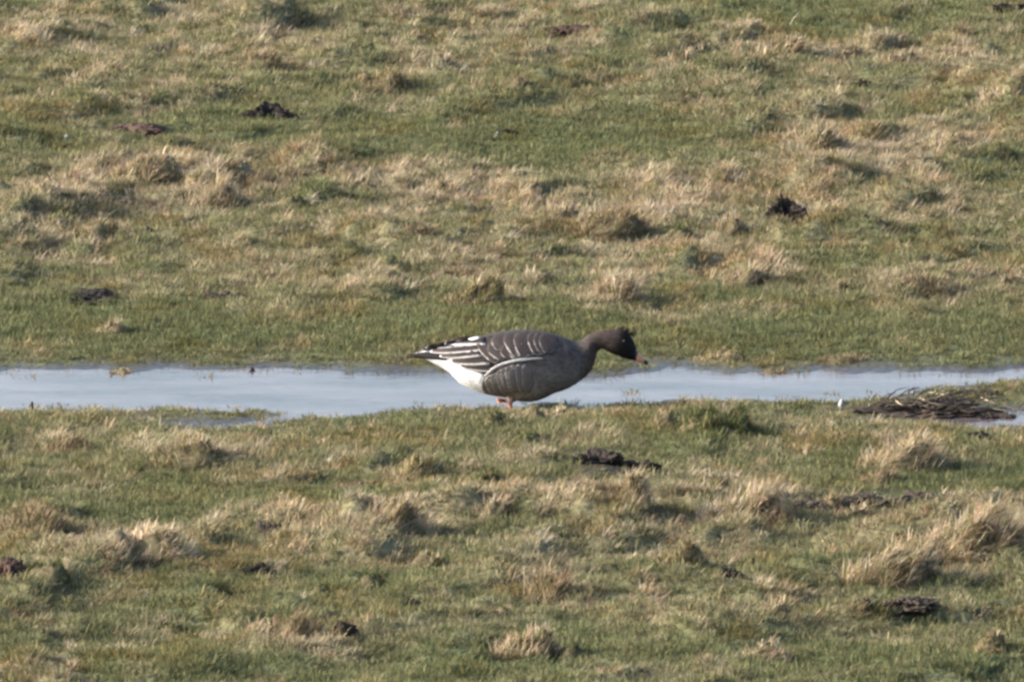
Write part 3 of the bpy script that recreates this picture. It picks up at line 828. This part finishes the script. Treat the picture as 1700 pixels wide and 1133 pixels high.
curl_feather(824, 222, 13, .2, 'small white speck of feather at upper centre beside black crumb')

# ------------------------------------------------------------------ the goose
ANCH = (850.0, 686.0)
gp = P(*ANCH, W - 0.012)
SG = S * ((gp - CAM).length / D)
goose = bpy.data.objects.new('goose', None); col.objects.link(goose); goose.location = gp
tag(goose, 'grey brown goose standing at the pool with its neck stretched low to the right', 'goose')
def L2(px, py, y=0.0): return Vector(((px - ANCH[0]) * SG, y * SG, (ANCH[1] - py) * SG))

# top point, bottom point, half-thickness of the body (photograph pixels)
SEC = [((686, 587), (690, 590.5), 3), ((698, 584), (704, 595), 9), ((714, 580), (722, 604), 17), ((737, 573), (746, 618), 28), ((762, 566), (767, 638), 39),
       ((787, 560), (793, 650), 48), ((813, 554), (819, 657), 54), ((840, 549.5), (843, 661), 58), ((868, 547), (868, 667), 59),
       ((893, 548.5), (893, 665), 57), ((916, 553), (918, 654), 53), ((936, 559.5), (944, 644), 47), ((950, 565), (966, 630), 39),
       ((960, 567), (981, 615), 31), ((967, 563.5), (988, 598), 24), ((977, 555.5), (991.5, 584), 19), ((990, 549.5), (999, 579), 16.5),
       ((1003, 547), (1006, 581), 16.5), ((1017, 546), (1014, 586), 17.5), ((1030, 546.5), (1026, 590.5), 18.5), ((1041, 550.5), (1037, 594.5), 17),
       ((1049, 560.5), (1046, 597), 13.5), ((1054, 571), (1051, 598), 9.5), ((1056.5, 577), (1053.5, 598), 6)]
def catmull(A, t):
    n = len(A); i = int(min(max(math.floor(t), 0), n - 2)); f = t - i
    p0, p1, p2, p3 = A[max(i - 1, 0)], A[i], A[i + 1], A[min(i + 2, n - 1)]
    return 0.5 * ((2 * p1) + (-p0 + p2) * f + (2 * p0 - 5 * p1 + 4 * p2 - p3) * f * f + (-p0 + 3 * p1 - 3 * p2 + p3) * f ** 3)
A = np.array([[a[0], a[1], b_[0], b_[1], w] for a, b_, w in SEC], float)
NR, NS = 190, 72
BV = []; BC = []
def lerp3(a, b_, t): return tuple(x1 + (x2 - x1) * t for x1, x2 in zip(a, b_))
WHITE = (0.82, 0.83, 0.83)
for i in range(NR):
    t = i / (NR - 1) * (len(A) - 1)
    tx, ty, bx, by, w = catmull(A, t)
    for k in range(NS):
        a = 2 * math.pi * k / NS
        ca, sa = math.cos(a), math.sin(a)            # ca: along top-bottom, sa: sideways
        pw = 0.92
        cu = math.copysign(abs(ca) ** pw, ca); su = math.copysign(abs(sa) ** pw, sa)
        f = 0.5 - 0.5 * cu
        px, py = tx + (bx - tx) * f, ty + (by - ty) * f
        wy = w * su * (1.0 - 0.10 * (1 - f) ** 2)
        # soft feathering of the outline
        amp = 0.5 if t < 14 else 0.25
        nse = float(noise(px * .16 + k * .4, py * .2 + a * 2, 91))
        BV.append(L2(px + nse * amp, py + nse * amp * .8, wy + nse * amp))
        j = float(noise(px * .35, py * .35 + sa * 3, 92)); j2 = float(noise(px * .07, py * .09 + sa, 93))
        edge = 803 + 2.0 * j - 0.12 * max(0, 640 - py)
        wt = float(sstep(2.0, -2.0, px - edge))
        grey = lerp3((0.105, 0.090, 0.080), (0.090, 0.080, 0.074), float(sstep(840, 940, px)))
        grey = lerp3(grey, (0.135, 0.115, 0.100), float(sstep(630, 655, py)) * float(sstep(930, 880, px)))
        grey = lerp3(grey, (0.095, 0.068, 0.057), float(sstep(962, 985, px)))
        headf = float(sstep(1004, 1036, px + (py - 566) * .35))
        grey = lerp3(grey, (0.016, 0.0135, 0.0125), headf)
        low = .72 + 1.15 * float(sstep(568, 640, py)) * float(sstep(985, 955, px))
        grey = tuple(g * .80 * low * (1 + .16 * j2 + .10 * j) for g in grey)
        BC.append((*lerp3(grey, WHITE, wt), 1))
nv0 = len(BV)
quads = [(i * NS + k, i * NS + (k + 1) % NS, (i + 1) * NS + (k + 1) % NS, (i + 1) * NS + k) for i in range(NR - 1) for k in range(NS)]
ctr0 = sum((BV[k] for k in range(NS)), Vector()) / NS; ctr1 = sum((BV[(NR - 1) * NS + k] for k in range(NS)), Vector()) / NS
BV += [ctr0, ctr1]; BC += [BC[0], BC[(NR - 1) * NS]]
tris = [(nv0, (k + 1) % NS, k) for k in range(NS)] + [(nv0 + 1, (NR - 1) * NS + k, (NR - 1) * NS + (k + 1) % NS) for k in range(NS)]
bmsh = mesh_np('body', np.array([tuple(v) for v in BV]), np.array(quads), np.array(tris))
vcol(bmsh, np.array(BC))
def plumage():
    m, nt, b = new_mat('plumage')
    at = nnode(nt, 'ShaderNodeAttribute', attribute_type='GEOMETRY', attribute_name='col')
    tc = nt.nodes.new('ShaderNodeTexCoord'); mp = nt.nodes.new('ShaderNodeMapping'); mp.inputs['Scale'].default_value = (60, 60, 95)
    vo = nt.nodes.new('ShaderNodeTexVoronoi'); vo.inputs['Scale'].default_value = 1.0
    nt.links.new(tc.outputs['Object'], mp.inputs[0]); nt.links.new(mp.outputs[0], vo.inputs['Vector'])
    nn = nnode(nt, 'ShaderNodeTexNoise'); nn.inputs['Scale'].default_value = 260; nn.inputs['Detail'].default_value = 4
    nt.links.new(tc.outputs['Object'], nn.inputs['Vector'])
    h = math_n(nt, 'ADD', math_n(nt, 'MULTIPLY', vo.outputs['Distance'], .6), nn.outputs[0])
    rr = nt.nodes.new('ShaderNodeValToRGB'); e = rr.color_ramp.elements
    e[0].position = .50; e[0].color = (.66, .65, .64, 1); e[1].position = 1.0; e[1].color = (1.34, 1.32, 1.30, 1)
    nt.links.new(h, rr.inputs[0])
    nt.links.new(mix_c(nt, 1.0, at.outputs['Color'], rr.outputs[0], 'MULTIPLY'), b.inputs['Base Color'])
    b.inputs['Roughness'].default_value = .8; b.inputs['Specular IOR Level'].default_value = .15
    b.inputs['Sheen Weight'].default_value = .0; b.inputs['Sheen Roughness'].default_value = .5
    bp = nnode(nt, 'ShaderNodeBump'); bp.inputs['Strength'].default_value = .45; bp.inputs['Distance'].default_value = .003
    nt.links.new(h, bp.inputs['Height']); nt.links.new(bp.outputs[0], b.inputs['Normal'])
    return m
M_PLUM = plumage()
link('body', bmsh, M_PLUM, goose)
bvh = BVHTree.FromPolygons([tuple(v) for v in BV], [tuple(q) for q in quads] + [tuple(t) for t in tris])
def surf_y(px, py):
    """depth (pixels, towards the camera positive) of the flank at a pixel"""
    for st in range(40):
        for sg in ((0,) if st == 0 else (1, -1)):
            q = L2(px, py + sg * st)
            hit = bvh.ray_cast(Vector((q.x, -1.0, q.z)), Vector((0, 1, 0)))
            if hit[0] is not None: return -hit[0].y / SG
    return 0.0

def feather_mat(name, c_in, c_mid, c_fr, fw, tipw, one_side=False, brk=True):
    m, nt, b = new_mat(name)
    uv = nt.nodes.new('ShaderNodeUVMap'); uv.uv_map = 'uv'
    sp = nt.nodes.new('ShaderNodeSeparateXYZ'); nt.links.new(uv.outputs[0], sp.inputs[0])
    tc = nt.nodes.new('ShaderNodeTexCoord'); nn = nnode(nt, 'ShaderNodeTexNoise'); nn.inputs['Scale'].default_value = 220; nn.inputs['Detail'].default_value = 3
    nt.links.new(tc.outputs['Object'], nn.inputs['Vector'])
    jit = math_n(nt, 'MULTIPLY', math_n(nt, 'SUBTRACT', nn.outputs[0], .5), .16)
    u = sp.outputs[0]; v = sp.outputs[1]
    side = u if one_side else math_n(nt, 'ABSOLUTE', math_n(nt, 'SUBTRACT', math_n(nt, 'MULTIPLY', u, 2), 1))
    def ramp(val, lo, hi):
        r = nt.nodes.new('ShaderNodeMapRange'); r.interpolation_type = 'SMOOTHSTEP'
        r.inputs['From Min'].default_value = lo; r.inputs['From Max'].default_value = hi
        nt.links.new(val, r.inputs['Value']); return r.outputs[0]
    sj = math_n(nt, 'ADD', side, jit); vj = math_n(nt, 'ADD', v, jit)
    fr = math_n(nt, 'MAXIMUM', ramp(sj, 1 - fw, 1 - fw * .45), ramp(vj, 1 - tipw, 1 - tipw * .45))
    nb = nnode(nt, 'ShaderNodeTexNoise'); nb.inputs['Scale'].default_value = 75; nb.inputs['Detail'].default_value = 2
    nt.links.new(tc.outputs['Object'], nb.inputs['Vector'])
    if brk: fr = math_n(nt, 'MULTIPLY', fr, ramp(nb.outputs[0], .28, .54))
    mid = math_n(nt, 'MAXIMUM', ramp(sj, .35, 1.0), ramp(vj, .4, 1.0))
    c = mix_c(nt, mid, c_in, c_mid)
    c = mix_c(nt, fr, c, c_fr)
    # barbs: fine slanting streaks
    wv = nt.nodes.new('ShaderNodeTexWave'); wv.inputs['Scale'].default_value = 9; wv.inputs['Distortion'].default_value = 2.5
    mp = nt.nodes.new('ShaderNodeMapping'); mp.inputs['Rotation'].default_value = (0, 0, .6)
    nt.links.new(uv.outputs[0], mp.inputs[0]); nt.links.new(mp.outputs[0], wv.inputs['Vector'])
    c = mix_c(nt, math_n(nt, 'MULTIPLY', wv.outputs['Fac'], .16), c, (0.02, .017, .015))
    nt.links.new(c, b.inputs['Base Color'])
    b.inputs['Roughness'].default_value = .75; b.inputs['Specular IOR Level'].default_value = .2
    bp = nnode(nt, 'ShaderNodeBump'); bp.inputs['Strength'].default_value = .25; bp.inputs['Distance'].default_value = .001
    nt.links.new(wv.outputs['Fac'], bp.inputs['Height']); nt.links.new(bp.outputs[0], b.inputs['Normal'])
    return m
M_SCAP = [feather_mat('scapular_%d' % k, (.042, .031, .027), (.066, .052, .046), tuple(v * f for v in (.52, .45, .40)), .05, (.085, .07, .06, .06)[k], True) for k, f in enumerate((1.25, 1.0, .65, .3))]
M_SCAP[3] = feather_mat('scapular_front', (.062, .054, .049), (.068, .060, .055), (.15, .135, .12), .05, .085, True)
M_FLANK = [feather_mat('flank_%d' % k, (.112, .097, .087), (.150, .130, .116), tuple(v * f for v in (.46, .40, .36)), .08, .085) for k, f in enumerate((1.0, .75, .5, .38))]
M_FLANK[3] = feather_mat('flank_front', (.112, .100, .092), (.118, .106, .097), (.15, .135, .12), .08, .085)
M_TERT = feather_mat('tertial', (.035, .025, .022), (.10, .075, .065), (.78, .74, .70), .26, .05, True, False)
M_PRIM = feather_mat('primary', (.014, .012, .012), (.025, .02, .02), (.55, .52, .50), .22, .05, True)
M_TAIL = feather_mat('tail', (.020, .017, .016), (.03, .026, .024), (.10, .08, .07), .08, .06)
M_EDGE = feather_mat('pale_edge', (.32, .29, .27), (.56, .53, .50), (.78, .75, .72), .3, .1)

TOPX = [r[0] for r in A[:14]]; TOPY = [r[1] for r in A[:14]]
def feather(name, mat, base, tip, width, off0, off1, sag=0.0, round_=3.0, taper=0.0, cup=0.8, both=True, basew=.75, skew=0.0):
    """leaf shaped feather lying on the flank; pixel coordinates; off = distance from the skin at base and tip"""
    nu, nv = 9, 13
    bx, by = base; tx, ty = tip
    dx, dy = tx - bx, ty - by; L = math.hypot(dx, dy)
    ax, ay = dx / L, dy / L; nxp, nyp = -ay, ax
    if nyp < 0: nxp, nyp = -nxp, -nyp            # the u = 1 edge is the lower one
    pts = []; uvs = []
    for i in range(nv):
        v = i / (nv - 1)
        vv = 1 - (1 - v) ** 1.5 if i else 0
        wv = (basew + (1 - basew) * min(1, vv * 2)) * (1 - taper * vv) * (max(0.0, 1 - vv ** (round_ * 1.6))) ** (1 / 2.2)
        for k in range(nu):
            u = k / (nu - 1) * 2 - 1
            l = L * (vv + skew * u * vv * .5)
            sgp = sag * math.sin(math.pi * vv)
            px = bx + ax * l + nxp * (u * width / 2 * wv + sgp)
            py = by + ay * l + nyp * (u * width / 2 * wv + sgp)
            if px > 776: py = max(py, float(np.interp(px, TOPX, TOPY)) + 1.2)
            yo = surf_y(px, py) + off0 + (off1 - off0) * vv + cup * (1 - u * u) - .4 * cup
            pts.append((px, py, yo)); uvs.append(((u + 1) / 2, vv))
    q = [(i * nu + k, i * nu + k + 1, (i + 1) * nu + k + 1, (i + 1) * nu + k) for i in range(nv - 1) for k in range(nu - 1)]
    for side in ((-1, 1) if both else (-1,)):
        V = np.array([tuple(L2(p[0], p[1], side * p[2])) for p in pts])
        me = mesh_np(name, V, np.array(q))
        ul = me.uv_layers.new(name='uv')
        li = np.empty(len(me.loops), np.int32); me.loops.foreach_get('vertex_index', li)
        ul.data.foreach_set('uv', np.array(uvs, np.float32)[li].ravel())
        o = link(name, me, mat, goose)
        sm = o.modifiers.new('thickness', 'SOLIDIFY'); sm.thickness = .0006; sm.offset = -1
# tail
for k in range(6):
    y1 = 583.5 + k * 1.6
    feather('tail_feather', M_TAIL, (742, 582 + k * 2.0), (686 - 6 * (k % 3) + (3 if k < 2 else 0), 586.5 + k * 1.1), 5.5, 1.0 - k * .1, .8 + .3 * k, taper=.35, round_=2, basew=1)
feather('tail_feather', M_TAIL, (700, 588), (674, 594.5), 4, .5, 1.0, taper=.6, round_=2)
# primaries and tertials
feather('primary_feather', M_PRIM, (806, 613), (766, 603), 5.5, 1.0, 1.6, taper=.45, basew=1)
feather('primary_feather', M_PRIM, (775, 577), (700, 580.5), 7, 1.5, 2.0, taper=.4, basew=1)
feather('tertial_feather', M_TERT, (818, 604), (763, 601), 15, 1.8, 2.4, sag=1.5, taper=.35, basew=1)
feather('tertial_feather', M_TERT, (812, 589), (748, 595), 19, 2.4, 3.2, sag=1.0, taper=.35, basew=1)
feather('tertial_feather', M_TERT, (800, 578), (730, 588), 14, 3.2, 4.0, sag=1.0, taper=.3, basew=1)
feather('tertial_feather', M_TERT, (800, 571), (714, 582), 12, 3.8, 4.8, sag=.5, taper=.35, basew=1)
feather('primary_feather', M_PRIM, (796, 563.5), (706, 577), 9.5, 4.6, 5.2, sag=-.5, taper=.35, basew=1)
feather('tertial_feather', M_TERT, (806, 562), (738, 569.5), 11, 5.2, 5.8, sag=-1.2, taper=.25, basew=1)
# scapulars and coverts: the pale tip edge runs from A to B
def edge_feather(name, mat, Apt, Bpt, length, off, lift, bulge=3.0, over=1.0, basew=.85):
    mx, my = (Apt[0] + Bpt[0]) / 2, (Apt[1] + Bpt[1]) / 2
    ex, ey = Bpt[0] - Apt[0], Bpt[1] - Apt[1]; wd = math.hypot(ex, ey) * over
    nxp, nyp = -ey / math.hypot(ex, ey), ex / math.hypot(ex, ey)
    if nxp > 0: nxp, nyp = -nxp, -nyp
    tip = (mx + nxp * bulge, my + nyp * bulge); base = (mx - nxp * length, my - nyp * length)
    feather(name, mat, base, tip, wd, off, off + lift, round_=4.5, basew=basew, cup=.3)
SC = [((786, 562), (822, 600), 0), ((803, 571), (838, 594), 1), ((813, 554.5), (826, 578), 1), ((826, 572), (845, 592), 1),
      ((832, 551.5), (857, 591), 0), ((841, 575), (859, 590.5), 1), ((848, 549.5), (867, 590), 0), ((853, 571), (871, 589.5), 2), ((861, 549), (878, 588.5), 1), ((872, 549), (890, 587.5), 1),
      ((883, 550), (899, 586), 2), ((892, 551), (906, 584), 2), ((901, 553), (914, 584), 3), ((911, 556), (922, 585), 3)]
for i, (a_, b_, mi) in enumerate(SC):
    if mi == 3: continue
    a_ = (a_[0] + rng.normal(0, 1.3), a_[1]); b_ = (b_[0] + rng.normal(0, 1.3), b_[1] - abs(rng.normal(0, 1)))
    edge_feather('scapular_feather', M_SCAP[mi], (a_[0] + 1, a_[1] + 2.5), b_, 27, (4.6 - i * .16) * (.45 if i < 8 else .08), (4.6 - i * .16) * .55 + 2.0, basew=.85 if i < 10 else .4)
# flank feathers, front ones on top
FL = [((802, 622), (805, 652), 2), ((804, 620), (819, 655), 0), ((814, 615), (827, 655), 1), ((823, 609), (837, 653), 0), ((831, 605), (843, 650), 1), ((839, 601), (849, 649), 0),
      ((848, 598), (856, 647), 1), ((857, 597), (864, 647), 1), ((867, 597), (873, 648), 2), ((878, 598), (883, 648), 3), ((890, 598), (894, 648), 3)]
FL2 = []
for i, (a_, b_, mi) in enumerate(FL):                       # a second, fainter row between
    FL2.append((a_, b_, mi))
    if 0 < i < len(FL) - 1:
        c_, d_, _ = FL[i + 1]
        FL2.append((((a_[0] + c_[0]) / 2 + .6, (a_[1] + c_[1]) / 2 + 5), ((b_[0] + d_[0]) / 2 - .5, (b_[1] + d_[1]) / 2 - 3), min(3, mi + 2)))
for i, (a_, b_, mi) in enumerate(FL2):
    if mi == 3 and i > 12: continue
    edge_feather('flank_feather', M_FLANK[mi], a_, b_, (22 if i < 11 else 15), (1.2 - .08 * i) if i < 11 else .05, (3.4 - i * .05) if i < 11 else 2.6 - (i - 11) * .3, bulge=3.5, basew=.85 if i < 10 else .45)
# the white upper border of the flank, lying over the folded wing
for (b0, t0, w0, o0, o1) in (((832, 598), (804, 618), 3.6, 5.5, 5.0), ((842, 594.5), (813, 608), 4.2, 5.8, 6.2), ((858, 592), (826, 599.5), 4.6, 5.2, 6.4), ((872, 590), (838, 595.5), 5.0, 4.6, 6.2),
                             ((886, 589.5), (850, 592.5), 5.0, 3.8, 5.8), ((903, 588.5), (866, 591), 3.6, 1.8, 5.2)):
    feather('flank_feather', M_EDGE, b0, t0, w0, o0, o1, sag=-1.2, taper=.1, basew=.15)

# bill, eye, crown
def loft(name, secs, mat, parent, ns=20):
    V = []; n = len(secs)
    for (tx, ty), (bx, by), w in secs:
        for k in range(ns):
            a = 2 * math.pi * k / ns; f = .5 - .5 * math.cos(a)
            V.append(tuple(L2(tx + (bx - tx) * f, ty + (by - ty) * f, w * math.sin(a))))
    q = [(i * ns + k, i * ns + (k + 1) % ns, (i + 1) * ns + (k + 1) % ns, (i + 1) * ns + k) for i in range(n - 1) for k in range(ns)]
    V.append(tuple(np.mean(V[:ns], 0))); V.append(tuple(np.mean(V[(n - 1) * ns:n * ns], 0)))
    t = [(n * ns, (k + 1) % ns, k) for k in range(ns)] + [(n * ns + 1, (n - 1) * ns + k, (n - 1) * ns + (k + 1) % ns) for k in range(ns)]
    return link(name, mesh_np(name, np.array(V), np.array(q), np.array(t)), mat, parent)
M_BLACK = plain('bill_black', (.020, .018, .017), .45, .4); M_ORANGE = plain('bill_orange', (.52, .23, .12), .5, .4)
M_LEG = plain('leg_orange', (.48, .16, .09), .55, .4); M_PINK = plain('thigh_pink', (.55, .38, .34), .8, .2)
bill = loft('bill', [((1050, 565), (1046, 595), 9.5), ((1054, 572), (1050.5, 597), 8.2), ((1057.5, 580), (1054, 598.5), 7), ((1060.5, 587), (1057, 600), 6)], M_BLACK, goose)
loft('orange_band', [((1058.6, 583.5), (1055.2, 599.5), 6.9), ((1063, 590), (1060, 600.5), 6), ((1067, 593.5), (1064.5, 602), 5.6), ((1070.5, 596), (1068.5, 603), 5)], M_ORANGE, bill)
loft('nail', [((1070.3, 595.8), (1068.2, 603.2), 5.0), ((1073, 597.5), (1070.5, 605), 4.2), ((1075.5, 600), (1072.5, 606), 2.8), ((1076.2, 602), (1074.5, 606), 1.2)], M_BLACK, bill)
me_b, nt, b = new_mat('eye'); b.inputs['Base Color'].default_value = (.01, .008, .007, 1); b.inputs['Roughness'].default_value = .6
for sd_ in (-1, 1):
    bm = bmesh.new(); bmesh.ops.create_uvsphere(bm, u_segments=16, v_segments=10, radius=2.6 * SG)
    me = bpy.data.meshes.new('eye'); bm.to_mesh(me); bm.free()
    for pl in me.polygons: pl.use_smooth = True
    o = link('eye', me, me_b, goose); yy = surf_y(1036, 564); o.location = L2(1036, 564, sd_ * (yy - .6))
M_CROWN = plain('crown_feathers', (.03, .024, .02), .8, .15)
for k in range(40):
    t = rng.uniform(0, 1); px = 1026 + 24 * t; py = 548 + 15 * max(0, t - .45); yo = rng.uniform(-7, 7)
    an = rng.uniform(.4, 1.8) - .7 * t; L = rng.uniform(4, 10)
    b0 = L2(px, py + 1.5, yo); t0 = L2(px + L * math.cos(an), py - L * math.sin(an), yo * 1.2)
    link('crown_feather', tube_mesh('crown_feather', [b0, b0.lerp(t0, .5) + Vector((.0006, 0, .0006)), t0], (1.1 * SG, .8 * SG, .15 * SG), 5), M_CROWN, goose)

# legs: the near one carries the bird, the far one is lifted with the foot trailing
def foot(parent, ankle, toes, web_mat):
    V = [tuple(ankle + Vector((0, 0, .003)))]
    rows = []
    for tp in toes:
        for f in (.5, 1.0):
            q = ankle.lerp(tp, f); rows.append(q)
    V = [tuple(ankle + Vector((0, 0, .004))), tuple(ankle + Vector((0, 0, -.004)))]
    for q in rows: V += [tuple(q + Vector((0, 0, .0025))), tuple(q - Vector((0, 0, .0025)))]
    n = len(toes); tr = []; qd = []
    def ix(i, f, s_): return 2 + (i * 2 + f) * 2 + s_
    for i in range(n - 1):
        tr += [(0, ix(i, 0, 0), ix(i + 1, 0, 0)), (1, ix(i + 1, 0, 1), ix(i, 0, 1))]
        qd += [(ix(i, 0, 0), ix(i, 1, 0), ix(i + 1, 1, 0), ix(i + 1, 0, 0)), (ix(i, 0, 1), ix(i + 1, 0, 1), ix(i + 1, 1, 1), ix(i, 1, 1)),
               (ix(i, 1, 0), ix(i, 1, 1), ix(i + 1, 1, 1), ix(i + 1, 1, 0))]
    for i in (0, n - 1):
        qd.append((ix(i, 0, 0), ix(i, 0, 1), ix(i, 1, 1), ix(i, 1, 0))); tr += [(0, 1, ix(i, 0, 1)), (0, ix(i, 0, 1), ix(i, 0, 0))]
    f_ = link('foot', mesh_np('foot', np.array(V), np.array(qd), np.array(tr), smooth=False), web_mat, parent)
    bv = f_.modifiers.new('soft', 'BEVEL'); bv.width = .0012; bv.segments = 2
    for tp in toes:
        link('toe', tube_mesh('toe', [ankle, ankle.lerp(tp, .5) + Vector((0, 0, .003)), tp], (.0042, .0038, .0022), 8), web_mat, parent)
def leg(side, pts, rad):
    o = link('leg', tube_mesh('leg', pts, rad, 12), M_LEG, goose)
    return o
def thigh(parent, a_, b_, r0, r1):
    link('thigh_feathers', tube_mesh('thigh_feathers', [a_, a_.lerp(b_, .35), a_.lerp(b_, .7), b_], (r0, r0 * .95, r1 * 1.15, r1), 12), M_PINK, parent)
an = L2(849, 685, -20)
lg = leg(-1, [L2(845, 655, -20), L2(846.5, 666, -20), L2(847.5, 676, -20), an], (5.0 * SG, 4.2 * SG, 3.2 * SG, 3.6 * SG))
thigh(lg, L2(846, 648, -22), L2(847, 668, -20), 8 * SG, 4.6 * SG)
foot(lg, an, [an + Vector((.062, -.022, 0)), an + Vector((.072, .004, 0)), an + Vector((.058, .03, 0))], M_LEG)
an2 = L2(838, 668, 16)
lg2 = leg(1, [L2(870, 650, 20), L2(862, 662, 18), L2(850, 668, 17), an2], (5.0 * SG, 4.2 * SG, 3.4 * SG, 3.8 * SG))
foot(lg2, an2, [an2 + Vector((-.018, -.020, -.004)), an2 + Vector((-.026, .0, .004)), an2 + Vector((-.016, .02, -.002))], M_LEG)
